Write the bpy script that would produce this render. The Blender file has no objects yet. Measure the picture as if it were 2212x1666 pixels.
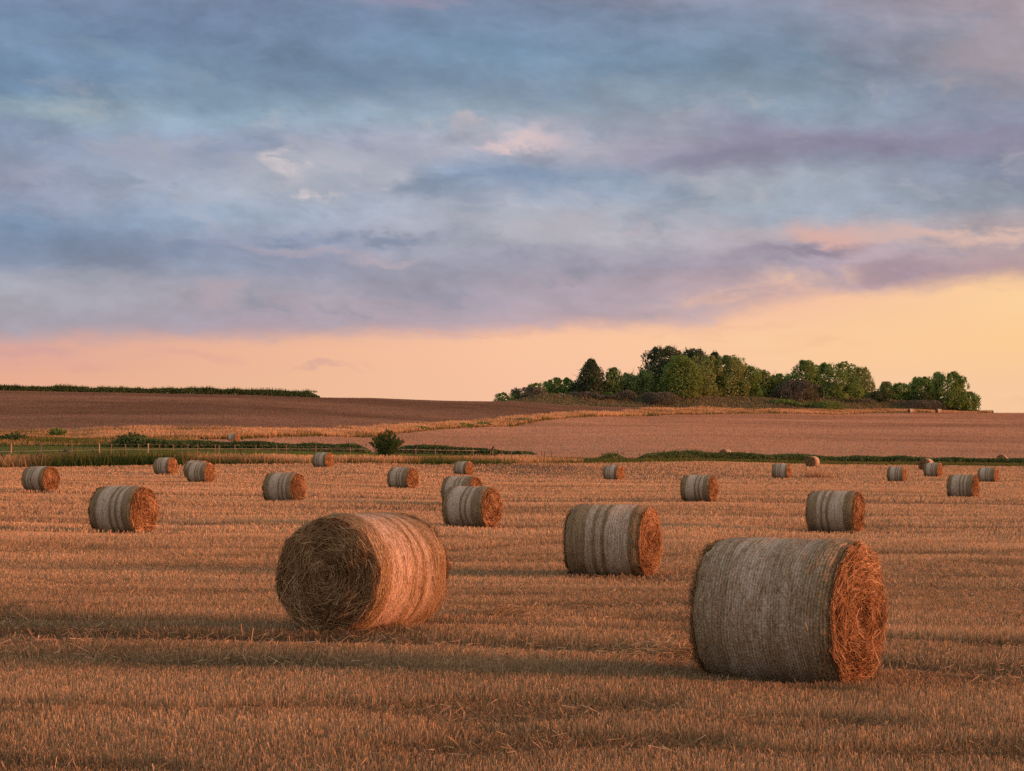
import bpy, math, random
import numpy as np
from mathutils import Vector
R = math.radians
S = bpy.context.scene
COL = S.collection
# ------------------------------------------------------------------ camera
F = 4128.0          # focal length in pixels of a 2212 px wide picture
HC = 1.85           # eye height
HY = 1009.0         # picture row of the horizon
CX = 1106.0
cd = bpy.data.cameras.new('camera')
cam = bpy.data.objects.new('camera', cd); COL.objects.link(cam)
cam.location = (0, 0, HC); cam.rotation_euler = (R(90), 0, 0)
cd.sensor_width = 36; cd.lens = 36*F/2212; cd.shift_y = (HY-833)/2212
cd.clip_start = 0.1; cd.clip_end = 6000
S.camera = cam
S.render.engine = 'CYCLES'
S.cycles.max_bounces = 5; S.cycles.diffuse_bounces = 3; S.cycles.transparent_max_bounces = 4
S.cycles.use_denoising = False
S.view_settings.view_transform = 'Standard'; S.view_settings.look = 'None'
EXPO = 0.40
S.view_settings.exposure = EXPO; S.view_settings.gamma = 1.0
# ------------------------------------------------------------------ sun
SUN_AZ, SUN_EL = 104.0, 5.0      # degrees right of the view direction, above the horizon
sd = bpy.data.lights.new('sun', 'SUN'); sd.energy = 4.5; sd.angle = R(11); sd.color = (1.0, 0.295, 0.13)
sun = bpy.data.objects.new('sun', sd); COL.objects.link(sun)
_d = Vector((math.sin(R(SUN_AZ))*math.cos(R(SUN_EL)), math.cos(R(SUN_AZ))*math.cos(R(SUN_EL)), math.sin(R(SUN_EL))))
sun.rotation_euler = _d.to_track_quat('Z', 'Y').to_euler()

def lin(c):
    return tuple((v/255/12.92 if v/255 <= .04045 else ((v/255+.055)/1.055)**2.4) for v in c)

class NT:
    """tiny helper for node trees"""
    def __init__(s, tree): s.t = tree
    def n(s, typ, **kw):
        o = s.t.nodes.new(typ)
        for k, v in kw.items(): setattr(o, k, v)
        return o
    def put(s, sock, v):
        if hasattr(v, 'is_output') or isinstance(v, bpy.types.NodeSocket): s.t.links.new(v, sock)
        else:
            if isinstance(v, (tuple, list)) and sock.type == 'RGBA' and len(v) == 3: v = (*v, 1)
            sock.default_value = v
    def m(s, op, a, b=0.0, c=None, clamp=False):
        o = s.n('ShaderNodeMath', operation=op); o.use_clamp = clamp
        s.put(o.inputs[0], a); s.put(o.inputs[1], b)
        if c is not None: s.put(o.inputs[2], c)
        return o.outputs[0]
    def v(s, op, a, b=(0, 0, 0)):
        o = s.n('ShaderNodeVectorMath', operation=op); s.put(o.inputs[0], a)
        if op == 'SCALE': s.put(o.inputs[3], b)
        else: s.put(o.inputs[1], b)
        return o.outputs[1] if op in ('LENGTH', 'DOT_PRODUCT') else o.outputs[0]
    def sep(s, a):
        o = s.n('ShaderNodeSeparateXYZ'); s.put(o.inputs[0], a); return o.outputs
    def comb(s, x, y, z=0.0):
        o = s.n('ShaderNodeCombineXYZ'); s.put(o.inputs[0], x); s.put(o.inputs[1], y); s.put(o.inputs[2], z); return o.outputs[0]
    def noise(s, vec, scale, detail=4, rough=.5, dist=0.0):
        o = s.n('ShaderNodeTexNoise'); s.put(o.inputs['Vector'], vec); s.put(o.inputs['Scale'], scale)
        o.inputs['Detail'].default_value = detail; o.inputs['Roughness'].default_value = rough
        o.inputs['Distortion'].default_value = dist
        return o.outputs['Fac']
    def ramp(s, fac, stops, interp='LINEAR'):
        o = s.n('ShaderNodeValToRGB'); cr = o.color_ramp; cr.interpolation = interp
        stops = sorted(stops, key=lambda q: q[0])
        while len(cr.elements) < len(stops): cr.elements.new(.5)
        for e, (p, c) in zip(cr.elements, stops):
            e.position = min(1, max(0, p)); e.color = (*c, 1) if isinstance(c, (tuple, list)) else (c, c, c, 1)
        s.put(o.inputs[0], fac); return o.outputs[0]
    def mix(s, fac, a, b, blend='MIX'):
        o = s.n('ShaderNodeMix', data_type='RGBA', blend_type=blend)
        s.put(o.inputs[0], fac); s.put(o.inputs[6], a); s.put(o.inputs[7], b); return o.outputs[2]
    def mr(s, v, a, b, c=0.0, d=1.0, interp='SMOOTHSTEP'):
        o = s.n('ShaderNodeMapRange', interpolation_type=interp)
        for i, q in enumerate((v, a, b, c, d)): s.put(o.inputs[i], q)
        return o.outputs[0]
    def mapping(s, vec, loc=(0, 0, 0), rot=(0, 0, 0), scale=(1, 1, 1), typ='POINT'):
        o = s.n('ShaderNodeMapping', vector_type=typ); s.put(o.inputs[0], vec)
        o.inputs[1].default_value = loc; o.inputs[2].default_value = rot; o.inputs[3].default_value = scale
        return o.outputs[0]

# ------------------------------------------------------------------ sky (world)
W = bpy.data.worlds.new('World'); S.world = W; W.use_nodes = True
W.node_tree.nodes.clear()
w = NT(W.node_tree)
def ab(X, Y):
    t = (X-CX)/F
    return math.atan(t)*F/1000, math.atan(((HY-Y)/F)/math.sqrt(1+t*t))*F/1000
dirv = w.n('ShaderNodeTexCoord').outputs['Generated']
dx, dy, dz = w.sep(dirv)
az = w.m('ARCTAN2', dx, dy); el = w.m('ARCSINE', dz)
A0 = w.m('MULTIPLY', az, F/1000); B0 = w.m('MULTIPLY', el, F/1000)
# cloud noise, in the angles of the sky
AB0 = w.comb(A0, B0, 0.0)
tilt = w.mapping(AB0, rot=(0, 0, R(4)), scale=(1, 1, 1))
big = w.n('ShaderNodeTexNoise'); w.put(big.inputs['Vector'], w.mapping(tilt, loc=(3.1, 7.7, 0), scale=(1.5, 4.2, 1))); big.inputs['Scale'].default_value = 1; big.inputs['Detail'].default_value = 5; big.inputs['Roughness'].default_value = .55
fin = w.n('ShaderNodeTexNoise'); w.put(fin.inputs['Vector'], w.mapping(tilt, loc=(1.3, .7, 0), scale=(6, 13, 1))); fin.inputs['Scale'].default_value = 1; fin.inputs['Detail'].default_value = 6; fin.inputs['Roughness'].default_value = .6
half = (.5, .5, .5)
bigv = w.v('SUBTRACT', big.outputs['Color'], half); finv = w.v('SUBTRACT', fin.outputs['Color'], half)
warp = w.v('ADD', w.v('MULTIPLY', bigv, (.55, .20, 0)), w.v('MULTIPLY', finv, (.10, .055, 0)))
Aw, Bw, _z = w.sep(w.v('ADD', AB0, warp))
A, B = Aw, Bw
c1 = w.m('SUBTRACT', w.noise(w.v('ADD', w.mapping(tilt, scale=(2.0, 5.5, 1)), w.v('SCALE', finv, .35)), 1.0, 6, .6), .5)
c2 = w.m('SUBTRACT', w.noise(w.mapping(tilt, loc=(9, 4, 0), scale=(1.2, 4.5, 1)), 1.0, 5, .55), .5)
c3 = w.m('SUBTRACT', w.noise(w.v('ADD', w.mapping(tilt, loc=(4, 2, 0), scale=(4.5, 9.5, 1)), w.v('SCALE', bigv, .9)), 1.0, 7, .62), .5)
BM = 1.1
cols = [0, 550, 1106, 1650, 2212]
deck = {  # sRGB down each picture column, row: colour
 0:    {-60: (116,136,170), 60: (108,138,175), 200: (102,132,166), 265: (128,155,176), 320: (120,138,168), 400: (132,142,170), 480: (106,132,166), 560: (110,134,168), 620: (150,160,178), 700: (152,154,172), 740: (168,152,170)},
 550:  {-60: (120,132,168), 80: (108,132,168), 150: (112,140,172), 240: (126,152,176), 330: (128,142,172), 390: (152,164,184), 470: (138,156,182), 540: (134,144,174), 600: (128,142,172), 660: (156,154,176), 740: (176,154,172)},
 1106: {-60: (140,140,168), 60: (114,138,172), 150: (108,140,172), 240: (136,156,178), 310: (166,166,182), 390: (116,138,170), 440: (158,164,182), 500: (166,168,184), 570: (148,150,174), 640: (156,148,172), 700: (182,158,170)},
 1650: {-60: (140,142,168), 60: (122,138,166), 150: (112,138,166), 230: (122,142,164), 320: (132,130,158), 390: (146,158,174), 450: (140,154,174), 500: (166,160,174), 570: (158,148,170), 620: (182,156,166), 700: (196,166,166)},
 2212: {-60: (166,148,162), 100: (160,148,162), 190: (124,132,156), 300: (126,124,150), 370: (116,126,152), 450: (128,138,156), 500: (168,154,162), 560: (178,150,158), 620: (168,142,152), 700: (190,160,160)},
}
low = {
 0:    {560: (190,158,170), 700: (196,160,166), 760: (226,168,156), 840: (238,174,148), 1000: (236,176,150)},
 550:  {560: (196,162,168), 700: (218,172,160), 760: (242,184,154), 840: (240,186,152), 1000: (240,186,152)},
 1106: {560: (214,176,160), 690: (236,184,156), 740: (252,198,154), 840: (250,196,154), 1000: (250,196,154)},
 1650: {560: (240,190,152), 640: (246,194,152), 740: (253,206,150), 840: (252,204,152), 1000: (250,200,150)},
 2212: {560: (254,208,148), 640: (255,212,146), 740: (254,208,140), 840: (250,204,148), 1000: (248,200,150)},
}
CL_AMT = 1.12
def field(tab, A, B):
    out = None
    for i, X in enumerate(cols):
        st = [(ab(X, Y)[1]/BM, lin(c)) for Y, c in tab[X].items()]
        r = w.ramp(w.m('DIVIDE', B, BM), st, 'EASE')
        if out is None: out = r
        else: out = w.mix(w.mr(A, ab(cols[i-1], 0)[0], ab(X, 0)[0], interp='LINEAR'), out, r)
    return out
deck_c = field(deck, A, B)
low_c = field(low, A0, w.m('ADD', B0, w.m('MULTIPLY', c3, .03)))
# light and dark billows in the deck
lum = w.m('ADD', 1.0, w.m('ADD', w.m('MULTIPLY', c3, .90), w.m('MULTIPLY', c1, .85)))
deck_c = w.v('MULTIPLY', w.v('SCALE', deck_c, w.m('MULTIPLY', lum, 1.13)), (1.015, .98, .93))
deck_c = w.mix(w.mr(B0, .52, .32, 0, .42), deck_c, w.mix(w.mr(A0, -.2, 1.0), lin((178, 167, 176)), lin((198, 168, 168))))
c4 = w.m('SUBTRACT', w.noise(w.v('ADD', w.mapping(tilt, loc=(2, 8, 0), scale=(5, 12, 1)), w.v('SCALE', finv, 1.1)), 1.0, 6, .55, .2), .5)
deck_c = w.v('SCALE', deck_c, w.m('ADD', 1.0, w.m('MULTIPLY', .14, w.m('MULTIPLY', w.mr(B0, .40, .55), w.mr(B0, .85, .68)))))
deck_c = w.mix(w.mr(c2, .02, .22, 0, .14), deck_c, lin((172, 162, 174)))
deck_c = w.mix(w.mr(c2, -.02, -.22, 0, .10), deck_c, lin((112, 140, 166)))
c5 = w.m('SUBTRACT', w.noise(w.v('ADD', w.mapping(tilt, loc=(5, 1, 0), scale=(11, 19, 1)), w.v('SCALE', finv, 1.6)), 1.0, 7, .6, .3), .5)
deck_c = w.v('SCALE', deck_c, w.m('ADD', 1.0, w.m('MULTIPLY', c5, .22)))
puff = w.m('MULTIPLY', w.mr(c4, .02, .20), w.mr(c1, -.12, .10))
mid = w.m('MULTIPLY', w.mr(B0, .42, .60), w.mr(B0, .98, .70))
deck_c = w.mix(w.m('MULTIPLY', puff, w.m('MULTIPLY', mid, .42)), deck_c, lin((200, 194, 198)))
deck_c = w.mix(w.m('MULTIPLY', w.mr(c4, -.03, -.2), .28), deck_c, lin((114, 132, 158)))
edge = w.ramp(w.m('DIVIDE', w.m('ADD', A0, 1.2), 2.4),
              [((ab(X, Y)[0]+1.2)/2.4, ab(X, Y)[1]) for X, Y in ((0, 728), (500, 722), (900, 716), (1250, 704), (1500, 690), (1650, 668), (1800, 638), (2000, 622), (2212, 612))])
ed = w.m('ADD', w.m('ADD', w.m('SUBTRACT', B0, edge), w.m('MULTIPLY', c5, .03)), w.m('ADD', w.m('MULTIPLY', c3, .085), w.m('MULTIPLY', c2, .03)))
low_c = w.mix(w.mr(A0, -.9, .6), w.v('MULTIPLY', low_c, (1.0, 1.02, .98)), w.v('MULTIPLY', low_c, (1.02, 1.0, 1.2)))
sky = w.mix(w.mr(ed, w.mr(A0, .2, 1.0, -.022, -.018), w.mr(A0, .2, 1.0, .03, .034)), low_c, deck_c)
# single clouds:  X, Y, half width, half height, tilt (deg, + = rises to the right), colour, amount, softness
CL = [
 (630, 372, 40, 16, -20, (238,222,205), .85), (700, 425, 34, 9, 0, (226,214,206), .7), (800, 380, 36, 20, 0, (205,205,210), .6),
 (825, 405, 18, 9, -10, (222,214,208), .6), (700, 385, 190, 70, 4, (186,188,200), .75), (960, 410, 200, 24, 2, (112,134,164), .6), (1150, 480, 220, 30, 4, (182,180,192), .6), (300, 545, 260, 16, 0, (118,138,168), .5), (420, 350, 160, 40, 0, (160,166,186), .55), (400, 415, 70, 22, -8, (178,188,200), .55),
 (120, 252, 95, 20, -4, (165,182,192), .7), (540, 300, 70, 26, -6, (160,165,186), .5), (270, 320, 90, 30, 0, (160,168,184), .4),
 (1110, 318, 75, 14, 6, (226,200,192), .75), (1000, 272, 34, 14, -12, (205,190,194), .55), (1230, 340, 30, 32, 0, (178,176,192), .5),
 (1240, 280, 50, 20, 10, (172,170,186), .45), (1520, 395, 45, 22, 0, (190,188,196), .6), (1440, 380, 60, 20, 12, (172,180,190), .5),
 (1220, 485, 90, 34, 6, (182,180,190), .5), (1365, 490, 26, 14, 20, (206,180,180), .7), (1640, 505, 90, 24, 4, (186,176,182), .5),
 (1800, 520, 95, 22, -8, (226,176,166), .85), (1930, 500, 70, 18, -6, (206,180,178), .6), (2120, 508, 150, 13, 0, (240,198,170), .9), (1950, 512, 190, 14, -2, (222,182,170), .7), (1480, 470, 160, 20, 4, (184,178,188), .5),
 (2110, 540, 100, 22, 0, (196,162,166), .5), (1740, 548, 130, 14, 2, (140,130,152), .8), (1650, 556, 90, 12, 6, (152,140,160), .6),
 (1930, 590, 110, 22, 4, (164,142,156), .7), (1750, 606, 120, 20, 4, (250,204,160), .9), (1600, 640, 160, 16, 5, (248,196,156), .55),
 (860, 520, 150, 15, 2, (118,136,164), .65), (660, 525, 110, 9, 0, (118,140,172), .6), (700, 550, 190, 9, -2, (184,172,186), .6),
 (850, 560, 80, 8, 2, (192,176,186), .6), (470, 635, 55, 26, 0, (190,168,176), .5), (140, 600, 140, 22, -6, (168,166,180), .5),
 (1800, 330, 260, 34, 4, (128,124,150), .6), (1500, 345, 110, 16, 8, (132,134,160), .6), (2050, 185, 40, 10, 24, (160,158,170), .6),
 (2150, 110, 120, 90, 0, (166,154,164), .6), (870, 10, 120, 20, 0, (166,150,172), .5), (330, 150, 300, 24, -16, (126,156,182), .5),
 (1060, 230, 330, 26, -8, (140,160,178), .5), (1000, 190, 320, 30, -6, (108,140,172), .5), (90, 380, 110, 14, 0, (164,160,178), .4),
 (700, 780, 60, 5, 2, (214,170,158), .6), (400, 768, 120, 12, 2, (226,172,158), .5), (190, 790, 40, 14, 0, (222,164,152), .4),
 (1720, 745, 150, 12, 4, (244,190,150), .5), (1300, 868, 90, 8, 0, (236,184,150), .3), (1560, 722, 150, 7, 4, (240,188,156), .5),
 (1010, 722, 200, 6, 2, (226,178,160), .5), (2180, 870, 90, 10, 0, (240,192,152), .5), (60, 745, 120, 12, 0, (206,162,164), .6)]
pv = w.v('ADD', AB0, w.v('ADD', w.v('MULTIPLY', bigv, (.14, .05, 0)), w.v('MULTIPLY', finv, (.20, .12, 0))))
for X, Y, rx, ry, rot, c, amt in CL:
    a_, b_ = ab(X, Y)
    mp = w.mapping(pv, loc=(a_, b_, 0), rot=(0, 0, R(rot)), scale=(rx*(1.5 if sum(c) < 590 or Y > 480 else 1.9)/1000, ry*(1.5 if sum(c) < 590 or Y > 480 else 2.0)/1000, 1), typ='TEXTURE')
    hi = sum(c) > 590 and Y < 480
    k = w.m('MULTIPLY', w.mr(w.v('LENGTH', mp), 1.05, .1, 0.0, min(.95, amt*CL_AMT)), w.mr(c4 if not hi else c5, *((-.14, .10, .25, 1.0) if not hi else (-.11, .06, .12, 1.1))))
    sky = w.mix(k, sky, lin((c[0], c[1]*.985, c[2]*(.985 if sum(c) < 590 else 1.03))))
lumv = w.v('DOT_PRODUCT', sky, (.25, .6, .15))
sky = w.mix(w.mr(ed, -.01, .10, 0, .13), sky, w.v('SCALE', (1.03, 1.0, .99), lumv))
# away from the picture: warmer and brighter round the low sun on the right
sdot = w.v('DOT_PRODUCT', dirv, tuple(_d))
glow = w.mr(sdot, .55, 1.0)
ns = w.n('ShaderNodeTexSky', sky_type='NISHITA'); ns.sun_disc = False
ns.sun_elevation = R(SUN_EL); ns.sun_rotation = R(SUN_AZ)
nis = w.v('SCALE', ns.outputs[0], .06)
sky = w.mix(.05, sky, nis)
# unseen sky overhead and behind the viewer, made paler and warmer as fill light
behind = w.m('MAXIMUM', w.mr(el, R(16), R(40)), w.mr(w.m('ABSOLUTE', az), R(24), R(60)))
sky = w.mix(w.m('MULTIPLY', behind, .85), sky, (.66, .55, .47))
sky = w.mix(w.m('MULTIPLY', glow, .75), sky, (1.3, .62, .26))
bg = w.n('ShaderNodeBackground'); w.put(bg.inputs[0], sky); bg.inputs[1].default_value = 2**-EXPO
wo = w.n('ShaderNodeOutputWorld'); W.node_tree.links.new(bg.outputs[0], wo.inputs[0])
W.cycles.sampling_method = 'MANUAL'; W.cycles.sample_map_resolution = 1024

# ------------------------------------------------------------------ helpers
rng = np.random.default_rng(7)
def tag(o, label=None, cat=None, group=None, kind=None):
    if label: o['label'] = label
    if cat: o['category'] = cat
    if group: o['group'] = group
    if kind: o['kind'] = kind
    return o
def empty(name, loc, rz=0.0):
    o = bpy.data.objects.new(name, None); COL.objects.link(o); o.location = loc; o.rotation_euler = (0, 0, rz)
    o.empty_display_size = .3; return o
class MB:
    """collects polygons with a per-vertex 'tone' and links them as ONE mesh object"""
    def __init__(s): s.v = []; s.f = []; s.t = []; s.mi = []; s.n = 0
    def add(s, v, f, tone=.5, mi=0):
        v = np.asarray(v, float).reshape(-1, 3); f = np.asarray(f, np.int64)
        s.v.append(v); s.f.append(f+s.n); s.n += len(v)
        s.t.append(np.broadcast_to(np.asarray(tone, float), (len(v),)).copy()); s.mi.append(np.full(len(f), mi))
        return s
    def mesh(s, name, mats, smooth=False):
        me = bpy.data.meshes.new(name)
        v = np.concatenate(s.v); quads = [f for f in s.f]
        nl = sum(f.size for f in quads); npoly = sum(len(f) for f in quads)
        me.vertices.add(len(v)); me.vertices.foreach_set('co', v.astype(np.float32).ravel())
        me.loops.add(nl); me.loops.foreach_set('vertex_index', np.concatenate([f.ravel() for f in quads]).astype(np.int32))
        sizes = np.concatenate([np.full(len(f), f.shape[1]) for f in quads])
        st = np.concatenate([[0], np.cumsum(sizes)[:-1]])
        me.polygons.add(npoly); me.polygons.foreach_set('loop_start', st.astype(np.int32))
        try: me.polygons.foreach_set('loop_total', sizes.astype(np.int32))
        except Exception: pass
        me.polygons.foreach_set('material_index', np.concatenate(s.mi).astype(np.int32))
        if smooth: me.polygons.foreach_set('use_smooth', np.ones(npoly, bool))
        at = me.attributes.new('tone', 'FLOAT', 'POINT'); at.data.foreach_set('value', np.concatenate(s.t).astype(np.float32))
        me.update(calc_edges=True)
        for m in (mats if isinstance(mats, (list, tuple)) else [mats]): me.materials.append(m)
        return me
    def build(s, name, mats, parent=None, smooth=False):
        o = bpy.data.objects.new(name, s.mesh(name, mats, smooth)); COL.objects.link(o)
        if parent is not None: o.parent = parent
        return o
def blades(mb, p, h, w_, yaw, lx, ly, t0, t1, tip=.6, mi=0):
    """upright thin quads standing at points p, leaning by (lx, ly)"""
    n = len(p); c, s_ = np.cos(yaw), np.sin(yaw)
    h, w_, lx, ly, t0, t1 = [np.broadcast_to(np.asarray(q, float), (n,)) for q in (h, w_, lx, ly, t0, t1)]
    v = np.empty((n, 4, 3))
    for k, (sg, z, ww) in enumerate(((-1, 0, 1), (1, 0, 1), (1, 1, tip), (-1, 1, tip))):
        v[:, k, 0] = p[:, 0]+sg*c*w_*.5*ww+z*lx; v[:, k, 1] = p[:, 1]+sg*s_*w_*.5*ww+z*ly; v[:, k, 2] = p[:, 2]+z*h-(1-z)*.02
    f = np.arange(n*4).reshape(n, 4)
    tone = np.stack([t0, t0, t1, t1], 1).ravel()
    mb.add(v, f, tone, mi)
def cards(mb, p, nrm, size, aspect, tone, roll=None, mi=0):
    """leaf clumps: quads at p facing nrm (bent along the middle)"""
    n = len(p); nrm = nrm/np.linalg.norm(nrm, axis=1, keepdims=True)
    a = np.cross(nrm, rng.normal(size=(n, 3))); a /= np.linalg.norm(a, axis=1, keepdims=True)+1e-9
    b = np.cross(nrm, a); s2 = np.broadcast_to(np.asarray(size, float), (n,))[:, None]
    a = a*s2*.5; b = b*s2*.5*aspect
    v = np.stack([p-a, p-b*.9+nrm*s2*.08, p+a, p+b], 1)
    mb.add(v, np.arange(n*4).reshape(n, 4), np.repeat(np.broadcast_to(tone, (n,)), 4), mi)
def tube(mb, pts, rad, sides=7, tone=.5, mi=0):
    pts = np.asarray(pts, float); n = len(pts); rad = np.broadcast_to(np.asarray(rad, float), (n,))
    v = []
    for i in range(n):
        d = pts[min(i+1, n-1)]-pts[max(i-1, 0)]; d /= np.linalg.norm(d)+1e-9
        u = np.cross(d, (0.31, 0.2, .93) if abs(d[2]) < .9 else (1, 0, 0)); u /= np.linalg.norm(u); q_ = np.cross(d, u)
        for k in range(sides):
            an = 2*math.pi*k/sides; v.append(pts[i]+rad[i]*(math.cos(an)*u+math.sin(an)*q_))
    f = [[i*sides+k, i*sides+(k+1) % sides, (i+1)*sides+(k+1) % sides, (i+1)*sides+k] for i in range(n-1) for k in range(sides)]
    mb.add(v, f, tone, mi)
    for e in (0, n-1):
        ring = [e*sides+k for k in range(sides)]
        base = mb.n-len(v)
        mb.v.append(np.zeros((0, 3))); mb.t.append(np.zeros(0)); mb.f.append(np.array([ring])+base); mb.mi.append(np.array([mi]))

# smooth value noise for numpy (real-world coordinates)
_tab = np.random.default_rng(3).random((256, 256))
def vnoise(x, y):
    xi = np.floor(x).astype(int); yi = np.floor(y).astype(int); fx = x-xi; fy = y-yi
    fx = fx*fx*(3-2*fx); fy = fy*fy*(3-2*fy)
    g = lambda a, b: _tab[a & 255, b & 255]
    return (g(xi, yi)*(1-fx)+g(xi+1, yi)*fx)*(1-fy)+(g(xi, yi+1)*(1-fx)+g(xi+1, yi+1)*fx)*fy
def fbm(x, y, o=4):
    s_ = 0; a = .5; tot = 0
    for k in range(o):
        s_ = s_+a*vnoise(x*2**k+17.3*k, y*2**k+5.1*k); tot += a; a *= .5
    return s_/tot
def ss(x, a, b):
    t = np.clip((np.asarray(x, float)-a)/(b-a), 0, 1); return t*t*(3-2*t)

# ------------------------------------------------------------------ terrain
def zof(d, Y): return HC-(Y-HY)*d/F
PROF = {   # picture column: (distance, picture row of the ground there)
 -500: [(90,1064),(165,1014),(178,1000),(235,966),(250,962),(300,940),(480,842)],
 0:    [(90,1063),(165,1012),(178,998),(235,965),(250,962),(285,946),(302,937),(480,845)],
 267:  [(50,1154),(130,1030),(165,1008),(178,995),(235,969),(250,964),(285,949),(302,935),(484,850)],
 505:  [(78,1088),(132,1028),(165,1005),(178,993),(238,973),(252,967),(272,955),(283,951),(302,934),(490,854)],
 800:  [(107,1057),(152,1011),(165,1003),(180,993),(242,980),(256,976),(320,947),(345,930),(505,861)],
 1106: [(107,1066),(161,1029),(172,1001),(185,996),(244,987),(262,981),(395,923),(420,907),(520,869)],
 1400: [(90,1082),(147,1040),(188,999),(200,996),(240,988),(500,901),(527,886),(548,880)],
 1500: [(86,1086),(150,1039),(195,998),(210,995),(240,988),(520,897),(545,886),(560,881)],
 1800: [(55,1152),(90,1083),(152,1038),(206,1009),(216,1005),(230,1001),(242,996),(556,897),(576,888),(590,885)],
 2212: [(60,1135),(99,1078),(152,1044),(206,1016),(216,1009),(230,1006),(245,1002),(620,893)],
 2700: [(99,1078),(152,1044),(206,1016),(216,1010),(230,1007),(245,1003),(640,890)],
}
_dg = np.arange(-80, 1300, 1.0); _tc = []; _zc = []
for X, kn in PROF.items():
    dd = [-80, 0, 35]+[k[0] for k in kn]; zz = [0, 0, 0]+[zof(*k) for k in kn]
    dc, zc = kn[-1][0], zof(*kn[-1])
    dd += [dc+25, dc+120, 1300]; zz += [zc-.2, zc-6, zc-60]
    z = np.interp(_dg, dd, zz); ker = np.hanning(11); ker /= ker.sum()
    z = np.convolve(np.pad(z, 5, mode='edge'), ker, 'valid')
    _tc.append((X-CX)/F); _zc.append(z)
_tc = np.array(_tc); _zc = np.array(_zc)
def colx(x, y): return CX+F*np.asarray(x, float)/np.maximum(np.asarray(y, float), 25.0)
MOUND = lambda X: np.interp(X, [1060, 1400, 1800, 2140], [530, 550, 579, 606])
def track(x, y):
    """wheel ruts crossing the stubble: 1 in a rut"""
    x = np.asarray(x, float); y = np.asarray(y, float); r = np.zeros(np.broadcast(x, y).shape)
    for (x0, y0, x1, y1, cv, wd) in ((-9, 21.2, 5, 16.4, -.010, .42), (-9, 23.1, 9, 17.2, -.010, .34), (-3, 38.5, 3.2, 47.5, 0, .5), (4, 40, 30, 62, 0, .5), (-40, 62, 40, 70, 0, .5), (-40, 87, 40, 84, 0, .7), (-40, 60.2, 40, 68.2, 0, .5)):
        m = (y1-y0)/(x1-x0); L = y0+m*(x-x0)+cv*(x-x0)*(x-x1)
        r = np.maximum(r, (np.exp(-((y-L)/wd)**2))*((x > x0-2) & (x < x1+2)))
    return r
def Z(x, y):
    x = np.asarray(x, float); y = np.asarray(y, float)
    t = np.clip(x/np.maximum(y, 25.0), _tc[0], _tc[-1]-1e-6)
    shp = x.shape
    i = np.clip(np.searchsorted(_tc, t, 'right')-1, 0, len(_tc)-2); a = (t-_tc[i])/(_tc[i+1]-_tc[i])
    yd = np.clip(y+80, 0, len(_dg)-1.001); j = yd.astype(int); b = yd-j
    L = lambda ii: _zc[ii, j]*(1-b)+_zc[ii, j+1]*b
    z = L(i)*(1-a)+L(i+1)*a
    X = CX+F*t; m0 = MOUND(X)
    z = z+(fbm(x*.11+4, (y+.12*x)*.30+8, 2)-.5)*.17*ss(y, 4, 12)*(1-ss(y, 60, 140))+(vnoise(x*.05+7, y*.12+2)-.5)*.16*ss(y, 30, 60)*(1-ss(y, 130, 170))
    z = z-.06*track(x, y)*(1-ss(y, 60, 90))
    z = z+3.2*ss(X, 1068, 1190)*(1-ss(X, 1930, 2138))*ss(y, m0, m0+9)*(1-ss(y, m0+70, m0+110))
    return z
def at(X, d, dz=0.0):
    x = (X-CX)/F*d; return Vector((float(x), float(d), float(Z(x, d))+dz))
B_FIELD = lambda X: np.interp(X, [0, 700, 1106, 1400, 1600, 1800, 2212], [165, 166, 172, 188, 206, 217, 217])
B_PAST = lambda X: np.interp(X, [0, 500, 800, 1000, 1300], [178, 178, 180, 192, 205])
B_STRIP0 = lambda X: np.interp(X, [0, 505, 800, 1106, 1400, 1500, 1800, 2050, 2140], [272, 283, 320, 395, 500, 520, 556, 586, 604])
B_STRIP1 = lambda X: np.interp(X, [0, 505, 800, 1106, 1400, 1500, 1800, 2050, 2140], [302, 302, 345, 420, 527, 545, 577, 599, 606])
def B_HEDGE(X): return np.interp(X, [0, 300, 505, 800, 1106, 1300], [242, 242, 244, 247, 250, 252])
def region(X, d):
    r = np.full(np.shape(d), 'hill_field', dtype=object)
    r[(d < B_FIELD(X))] = 'stubble_field'
    vg = (d >= B_FIELD(X)) & (d < np.where(X < 1200, B_PAST(X), B_FIELD(X)+14)); r[vg] = 'grass_verge'
    r[(d >= B_PAST(X)) & (d < B_HEDGE(X)+5) & (X < 1080)] = 'pasture'
    r[(d >= B_HEDGE(X)+5) & (d < B_STRIP0(X)) & (X < 410)] = 'grass_verge'
    r[(d >= B_STRIP0(X)) & (d < B_STRIP1(X)) & (X < 2140)] = 'grass_verge'
    r[(d >= B_STRIP1(X)) & (X < 1440)] = 'upper_field'
    r[(d >= MOUND(X)) & (X > 1060) & (X < 2145)] = 'wooded_bank'
    return r

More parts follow.
